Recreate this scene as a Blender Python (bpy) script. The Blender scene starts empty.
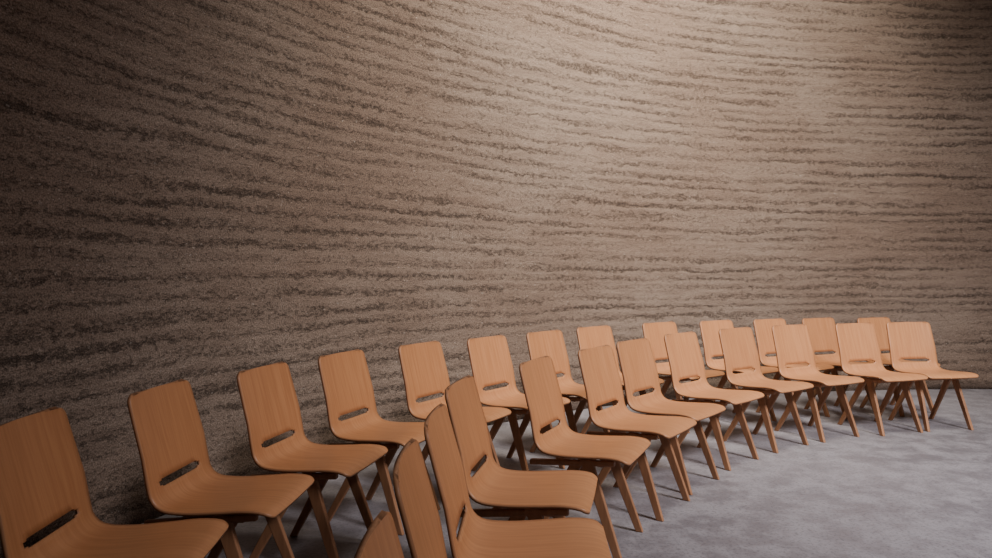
import bpy, bmesh, math, random
from mathutils import Vector
random.seed(3)
scene=bpy.context.scene
col=scene.collection

# ---------- node helpers ----------
class NT:
    def __init__(s,name):
        s.m=bpy.data.materials.new(name); s.m.use_nodes=True
        s.t=s.m.node_tree; s.b=s.t.nodes['Principled BSDF']
    def n(s,ty,**k):
        x=s.t.nodes.new(ty)
        for a,b in k.items(): setattr(x,a,b)
        return x
    def put(s,sock,v):
        if isinstance(v,bpy.types.NodeSocket): s.t.links.new(v,sock)
        else: sock.default_value=v
    def math(s,op,a,b=0.0,c=0.0,clamp=False):
        x=s.n('ShaderNodeMath',operation=op,use_clamp=clamp)
        s.put(x.inputs[0],a); s.put(x.inputs[1],b); s.put(x.inputs[2],c); return x.outputs[0]
    def comb(s,x,y,z=0.0):
        c=s.n('ShaderNodeCombineXYZ'); s.put(c.inputs[0],x); s.put(c.inputs[1],y); s.put(c.inputs[2],z); return c.outputs[0]
    def noise(s,vec,scale=1.0,detail=3.0,rough=.55):
        x=s.n('ShaderNodeTexNoise'); s.put(x.inputs['Vector'],vec)
        x.inputs['Scale'].default_value=scale; x.inputs['Detail'].default_value=detail; x.inputs['Roughness'].default_value=rough
        return x.outputs['Fac']
    def smooth(s,v,a,b,lo=0.0,hi=1.0):
        x=s.n('ShaderNodeMapRange',interpolation_type='SMOOTHSTEP'); s.put(x.inputs[0],v)
        x.inputs[1].default_value=a; x.inputs[2].default_value=b; x.inputs[3].default_value=lo; x.inputs[4].default_value=hi
        return x.outputs[0]
    def mix(s,f,a,b,mode='MIX'):
        x=s.n('ShaderNodeMix',data_type='RGBA',blend_type=mode)
        s.put(x.inputs[0],f); s.put(x.inputs[6],a); s.put(x.inputs[7],b); return x.outputs[2]
    def bump(s,h,strength,dist):
        x=s.n('ShaderNodeBump'); x.inputs['Strength'].default_value=strength; x.inputs['Distance'].default_value=dist
        s.put(x.inputs['Height'],h); s.put(s.b.inputs['Normal'],x.outputs[0])

def c(r,g,b): return (r,g,b,1)

# ---------- rammed earth ----------
def mat_earth():
    m=NT('rammed_earth')
    uv=m.n('ShaderNodeUVMap'); uv.uv_map='UVMap'
    sp=m.n('ShaderNodeSeparateXYZ'); m.put(sp.inputs[0],uv.outputs[0])
    u,v=sp.outputs[0],sp.outputs[1]
    M=m.math
    w0=m.noise(m.comb(M('MULTIPLY',u,.12),M('MULTIPLY',v,3.2),31.),1,2)
    w1=m.noise(m.comb(M('MULTIPLY',u,.3),M('MULTIPLY',v,.4)),1,2)
    w2=m.noise(m.comb(M('MULTIPLY',u,1.3),M('MULTIPLY',v,4.5),5.),1,4)
    w3=m.noise(m.comb(M('MULTIPLY',u,9.),M('MULTIPLY',v,16.0),8.),1,6,.75)
    vp=M('ADD',v,M('MULTIPLY',M('SUBTRACT',w1,.5),.12))
    vp=M('ADD',vp,M('MULTIPLY',M('SUBTRACT',w0,.5),.13))
    vp=M('ADD',vp,M('MULTIPLY',M('SUBTRACT',w2,.5),.10))
    vpr=M('ADD',vp,M('MULTIPLY',M('SUBTRACT',w3,.5),.14))
    fr=M('FRACT',M('DIVIDE',vpr,.100))
    low=m.smooth(fr,0.0,.6,1.,0.)
    up=m.smooth(fr,.70,1.,0.,1.)
    edge=M('MAXIMUM',low,up)
    brk=m.smooth(m.noise(m.comb(M('MULTIPLY',u,.6),M('MULTIPLY',vp,5.),9.),1,6,.66),.31,.65,.05,1.)
    band=M('MULTIPLY',edge,brk)
    A=m.noise(m.comb(M('MULTIPLY',u,1.9),M('MULTIPLY',vp,20.),2.),1,8,.76)
    grit=m.noise(m.comb(M('MULTIPLY',u,34.),M('MULTIPLY',v,52.),1.),1,6,.78)
    grit2=m.noise(m.comb(M('MULTIPLY',u,13.),M('MULTIPLY',v,24.),14.),1,6,.75)
    pits=m.smooth(M('ADD',grit,M('MULTIPLY',band,.12)),.565,.635)
    clump=m.smooth(M('ADD',grit2,M('MULTIPLY',band,.13)),.58,.67)
    patch=m.noise(m.comb(M('MULTIPLY',u,.6),M('MULTIPLY',v,.9),3.),1,5)
    base=m.mix(m.smooth(patch,.35,.65),c(.190,.134,.100),c(.234,.175,.135))
    base=m.mix(m.smooth(A,.42,.60,0,.42),base,c(.125,.085,.064))
    base=m.mix(M('MULTIPLY',band,.25),base,c(.095,.066,.050))
    base=m.mix(M('MULTIPLY',clump,M('ADD',.10,M('MULTIPLY',band,.30))),base,c(.050,.034,.026))
    base=m.mix(M('MULTIPLY',pits,M('ADD',.28,M('MULTIPLY',band,.34))),base,c(.036,.025,.019))
    pebble=m.smooth(m.noise(m.comb(M('MULTIPLY',u,42.),M('MULTIPLY',v,50.),21.),1,3),.63,.70,0,.6)
    base=m.mix(pebble,base,c(.34,.285,.24))
    fine=m.noise(m.comb(u,v),130,3)
    base=m.mix(.45,base,m.mix(m.smooth(fine,.3,.7),c(.0,.0,.0),c(1,1,1)),'OVERLAY')
    m.put(m.b.inputs['Base Color'],base)
    m.b.inputs['Roughness'].default_value=.95
    m.b.inputs['Specular IOR Level'].default_value=.15
    h=M('SUBTRACT',M('MULTIPLY',A,.35),M('MULTIPLY',band,.10))
    h=M('SUBTRACT',h,M('MULTIPLY',pits,.3))
    h=M('SUBTRACT',h,M('MULTIPLY',clump,.25))
    h=M('ADD',h,M('MULTIPLY',grit,.5))
    m.bump(h,.75,.018)
    return m.m

def mat_floor():
    m=NT('polished_screed')
    g=m.n('ShaderNodeTexCoord').outputs['Object']
    a=m.noise(g,.7,5,.6); b=m.noise(g,5,8,.72); d=m.noise(g,60,4,.7)
    base=m.mix(m.smooth(a,.35,.65),c(.150,.138,.146),c(.200,.185,.193))
    base=m.mix(m.smooth(b,.40,.60,0,.7),base,c(.280,.263,.272))
    base=m.mix(m.smooth(d,.50,.62,0,.45),base,c(.075,.070,.074))
    m.put(m.b.inputs['Base Color'],base)
    m.put(m.b.inputs['Roughness'],m.smooth(b,.3,.7,.42,.60))
    m.b.inputs['Specular IOR Level'].default_value=.4
    m.bump(m.math('ADD',b,m.math('MULTIPLY',d,.15)),.2,.003)
    return m.m

def mat_wood(name,c1,c2,rough,uvgrain=True):
    m=NT(name)
    if uvgrain:
        uv=m.n('ShaderNodeUVMap'); uv.uv_map='UVMap'; src=uv.outputs[0]
    else: src=m.n('ShaderNodeTexCoord').outputs['Object']
    rnd=m.n('ShaderNodeObjectInfo').outputs['Random']
    sp=m.n('ShaderNodeSeparateXYZ'); m.put(sp.inputs[0],src)
    M=m.math
    if uvgrain: vec=m.comb(M('MULTIPLY',sp.outputs[0],80.),M('MULTIPLY',sp.outputs[1],3.5),M('MULTIPLY',rnd,50.))
    else: vec=m.comb(M('MULTIPLY',sp.outputs[0],50.),M('MULTIPLY',sp.outputs[1],50.),M('MULTIPLY',sp.outputs[2],4.))
    g=m.noise(vec,1,5,.6)
    base=m.mix(m.smooth(g,.3,.7),c1,c2)
    hs=m.n('ShaderNodeHueSaturation'); m.put(hs.inputs['Color'],base)
    m.put(hs.inputs['Value'],M('ADD',.92,M('MULTIPLY',rnd,.16)))
    m.put(m.b.inputs['Base Color'],hs.outputs[0])
    m.b.inputs['Roughness'].default_value=rough
    m.b.inputs['Specular IOR Level'].default_value=.35
    return m.m

M_EARTH=mat_earth(); M_FLOOR=mat_floor()
M_VEN=mat_wood('beech_veneer',c(.38,.162,.066),c(.46,.208,.088),.42)
M_EDGE=mat_wood('plywood_edge',c(.28,.126,.057),c(.35,.162,.076),.55)
M_LEG=mat_wood('beech_leg',c(.25,.117,.057),c(.32,.153,.076),.5,False)

# ---------- spline ----------
def catmull(P,n):
    P=[Vector(p) for p in P]
    Q=[2*P[0]-P[1]]+P+[2*P[-1]-P[-2]]
    out=[]
    for i in range(1,len(Q)-2):
        for k in range(n):
            t=k/n; a,b,c_,d=Q[i-1],Q[i],Q[i+1],Q[i+2]
            out.append(.5*((2*b)+(c_-a)*t+(2*a-5*b+4*c_-d)*t*t+(3*b-a-3*c_+d)*t**3))
    out.append(P[-1]); return out
def resample(L,step=None,n=None):
    d=[0]
    for a,b in zip(L,L[1:]): d.append(d[-1]+(b-a).length)
    T=d[-1]; 
    if n is None: n=int(T/step)
    return d,T
def at(L,d,s):
    s=max(0,min(s,d[-1]))
    import bisect
    i=min(max(bisect.bisect_right(d,s)-1,0),len(L)-2)
    f=(s-d[i])/max(d[i+1]-d[i],1e-9)
    return L[i].lerp(L[i+1],f)

# ---------- wall ----------
W=[(-1.1,-1.9),(-1.7,-.9),(-2.05,.15),(-2.17,1.2),(-2.1,2.2),(-1.78,3.45),(-1.1,4.62),(-.2,5.6),(.93,6.5),(2.13,7.07),(3.33,7.35),(4.5,7.5),(5.3,7.52),(6.5,7.35),(7.8,6.8),(8.8,5.8),(9.3,4.5),(9.2,3.0)]
L=catmull([(x,y,0) for x,y in W],24)
d,T=resample(L,.1)
NU=400; NV=60; HW=7.0
me=bpy.data.meshes.new('wall_curved'); bm=bmesh.new()
uvl=bm.loops.layers.uv.new('UVMap')
G=[]
for i in range(NU+1):
    p=at(L,d,T*i/NU)
    G.append([bm.verts.new((p.x,p.y,HW*j/NV)) for j in range(NV+1)])
for i in range(NU):
    for j in range(NV):
        f=bm.faces.new((G[i][j],G[i+1][j],G[i+1][j+1],G[i][j+1])); f.smooth=True
        for lp,(a,b) in zip(f.loops,((i,j),(i+1,j),(i+1,j+1),(i,j+1))): lp[uvl].uv=(T*a/NU,HW*b/NV)
bm.to_mesh(me); bm.free()
ob=bpy.data.objects.new('wall_curved',me); col.objects.link(ob); me.materials.append(M_EARTH)
sm=ob.modifiers.new('thickness','SOLIDIFY'); sm.thickness=.6; sm.offset=-1
WALL=ob

# ---------- floor ----------
me=bpy.data.meshes.new('floor'); bm=bmesh.new()
vs=[bm.verts.new(p) for p in ((-4,-4,0),(11,-4,0),(11,9.5,0),(-4,9.5,0))]
bm.faces.new(vs); bm.to_mesh(me); bm.free()
ob=bpy.data.objects.new('floor',me); col.objects.link(ob); me.materials.append(M_FLOOR)

# ---------- chair mesh ----------
def build_chair():
    prof=[(-.292,.828),(-.268,.74),(-.243,.65),(-.220,.57),(-.203,.51),(-.190,.474),(-.168,.447),(-.130,.433),(-.05,.430),(.06,.437),(.14,.443),(.205,.439),(.240,.422)]
    PL=catmull([(x,0,z) for x,z in prof],12)
    pd,PT=resample(PL,.1)
    s_slot=min(range(len(PL)),key=lambda i:abs(PL[i].z-.522) if PL[i].x<-.17 else 9); s0=pd[s_slot]
    r=.032; rows=set()
    for k in range(7):
        rows.add(round(r*(1-math.cos(k/6*math.pi/2)),5)); rows.add(round(PT-r*(1-math.cos(k/6*math.pi/2)),5))
    slot=[s0,s0+.006,s0+.022,s0+.028]
    a=r
    nseg=12
    for k in range(1,nseg): rows.add(round(r+(s0-r)*k/nseg,5))
    for s in slot: rows.add(round(s,5))
    for k in range(1,24): rows.add(round(slot[3]+(PT-r-slot[3])*k/24,5))
    rows=sorted(rows)
    NC=24
    def hw(s):
        t=s/PT
        h=.203+.010*math.sin(min(t/.45,1)*math.pi/2)+.010*max(0,(t-.45)/.55)
        e=min(s,PT-s)
        if e<r: h-=r-math.sqrt(max(0,r*r-(r-e)**2))
        return h
    bm=bmesh.new(); uvl=bm.loops.layers.uv.new('UVMap'); g=[]
    for s in rows:
        p=at(PL,pd,s); h=hw(s); row=[]
        back=max(0,min(1,(s0+.05-s)/.15)); 
        for k in range(NC+1):
            w=-1+2*k/NC
            row.append((bm.verts.new((p.x+.016*back*w*w,h*w,p.z+(1-back)*.004*w*w)),(h*w,s)))
        g.append(row)
    for i in range(len(rows)-1):
        sm_=(rows[i]+rows[i+1])/2
        for k in range(NC):
            cidx=abs(k+.5-NC/2)
            if slot[0]<sm_<slot[3]:
                lim=8 if slot[1]<sm_<slot[2] else 7.4
                if cidx<lim: continue
            q=(g[i][k],g[i+1][k],g[i+1][k+1],g[i][k+1])
            f=bm.faces.new([x[0] for x in q]); f.smooth=True
            for lp,x in zip(f.loops,q): lp[uvl].uv=x[1]
    bmesh.ops.recalc_face_normals(bm,faces=bm.faces)
    me=bpy.data.meshes.new('tmp'); bm.to_mesh(me); bm.free()
    me.materials.append(M_VEN); me.materials.append(M_EDGE); me.materials.append(M_LEG)
    o=bpy.data.objects.new('tmp',me); col.objects.link(o)
    so=o.modifiers.new('s','SOLIDIFY'); so.thickness=.011; so.offset=0; so.material_offset_rim=1; so.use_even_offset=True
    bpy.context.view_layer.update()
    ev=o.evaluated_get(bpy.context.evaluated_depsgraph_get())
    me2=bpy.data.meshes.new_from_object(ev)
    bpy.data.objects.remove(o)
    bm=bmesh.new(); bm.from_mesh(me2)
    def bar(p0,p1,a0,b0,a1,b1,horiz=True,bev=.004):
        t=bmesh.new()
        def ring(p,a,b):
            if horiz: return [t.verts.new((p[0]+sx*a/2,p[1]+sy*b/2,p[2])) for sx,sy in ((-1,-1),(1,-1),(1,1),(-1,1))]
            return [t.verts.new((p[0],p[1]+sy*b/2,p[2]+sx*a/2)) for sx,sy in ((-1,-1),(1,-1),(1,1),(-1,1))]
        A=ring(p0,a0,b0); B=ring(p1,a1,b1)
        t.faces.new(A); t.faces.new(B[::-1])
        for i in range(4): t.faces.new((A[i],B[i],B[(i+1)%4],A[(i+1)%4]))
        bmesh.ops.recalc_face_normals(t,faces=t.faces)
        bmesh.ops.bevel(t,geom=list(t.edges),offset=bev,segments=2,affect='EDGES',profile=.5)
        tm=bpy.data.meshes.new('t'); t.to_mesh(tm); t.free()
        n0=len(bm.faces); bm.from_mesh(tm); bm.faces.ensure_lookup_table()
        for f in bm.faces[n0:]: f.material_index=2; f.smooth=False
    for sy in (-1,1):
        y0=.165*sy; y1=.192*sy
        bar((.035,y0,.420),(.190,y1,0),.058,.024,.036,.022)      # front leg
        bar((.0,y0-.001*sy,.412),(-.235,y1,0),.058,.022,.034,.021)    # rear leg
        bar((-.235,y0,.380),(.165,y0,.414),.026,.026,.026,.026,False,.006)  # side rail
    bar2=[(.10,.402),(-.10,.388)]
    for x,z in bar2:
        t=bmesh.new(); bmesh.ops.create_cube(t,size=1)
        for v in t.verts: v.co=Vector((x+v.co.x*.03,v.co.y*.33,z+v.co.z*.022))
        tm=bpy.data.meshes.new('t'); t.to_mesh(tm); t.free()
        n0=len(bm.faces); bm.from_mesh(tm); bm.faces.ensure_lookup_table()
        for f in bm.faces[n0:]: f.material_index=2
    out=bpy.data.meshes.new('plywood_chair'); bm.to_mesh(out); bm.free()
    for mm in (M_VEN,M_EDGE,M_LEG): out.materials.append(mm)
    return out
CH=build_chair()

# (x, y) of the middle of the backrest top, row tangent angle from +y
chairs=[ # wall row
(-1.375,2.02,-4),(-1.255,2.59,4),(-1.055,3.14,13),(-.825,3.69,22),(-.465,4.19,31),(-.07,4.60,37),(.34,5.05,42),(.76,5.5,48),
(1.38,5.96,55),(1.94,6.2,59),(2.49,6.4,62),(3.0,6.54,66),(3.55,6.6,69),
# inner row
(-.20,1.06,-2),(-.215,1.60,-1),(-.19,2.08,3),(-.15,2.70,12),(.183,3.40,25),(.55,3.95,35),(.85,4.39,40),(1.28,4.90,46),(1.82,5.35,54),
(2.37,5.67,63),(3.0,5.87,72),(3.53,6.01,82)]
for x,y,th in chairs:
    a=math.radians(th)
    o=bpy.data.objects.new('plywood_chair',CH); col.objects.link(o)
    o.location=(x+.285*math.cos(a),y-.285*math.sin(a),0)
    o.rotation_euler=(0,0,-a)

# ---------- light ----------
def area(name,loc,tgt,sx,sy,power,color,spread=180):
    l=bpy.data.lights.new(name,'AREA'); l.shape='RECTANGLE'; l.size=sx; l.size_y=sy; l.energy=power; l.color=color; l.spread=math.radians(spread)
    o=bpy.data.objects.new(name,l); col.objects.link(o); o.location=loc
    o.rotation_euler=(Vector(tgt)-Vector(loc)).to_track_quat('-Z','Y').to_euler(); return o
area('skylight',(2.1,3.6,7.2),(1.15,6.5,3.9),1.8,1.8,325,(1,.93,.83),88)
area('doorway_daylight',(4.8,-.4,5.6),(2.7,4.4,.3),1.5,1.5,205,(.98,.95,1.0),80)
w=bpy.data.worlds.new('daylight'); scene.world=w; w.use_nodes=True
bg=w.node_tree.nodes['Background']; bg.inputs[0].default_value=(1.0,.93,.96,1); bg.inputs[1].default_value=.11

# ---------- camera ----------
cd=bpy.data.cameras.new('camera'); co=bpy.data.objects.new('camera',cd); col.objects.link(co)
cd.sensor_width=36; cd.lens=700/992*36; cd.clip_start=.05
co.location=(0,0,1.25); co.rotation_euler=(math.radians(90-.49),0,0)
scene.camera=co
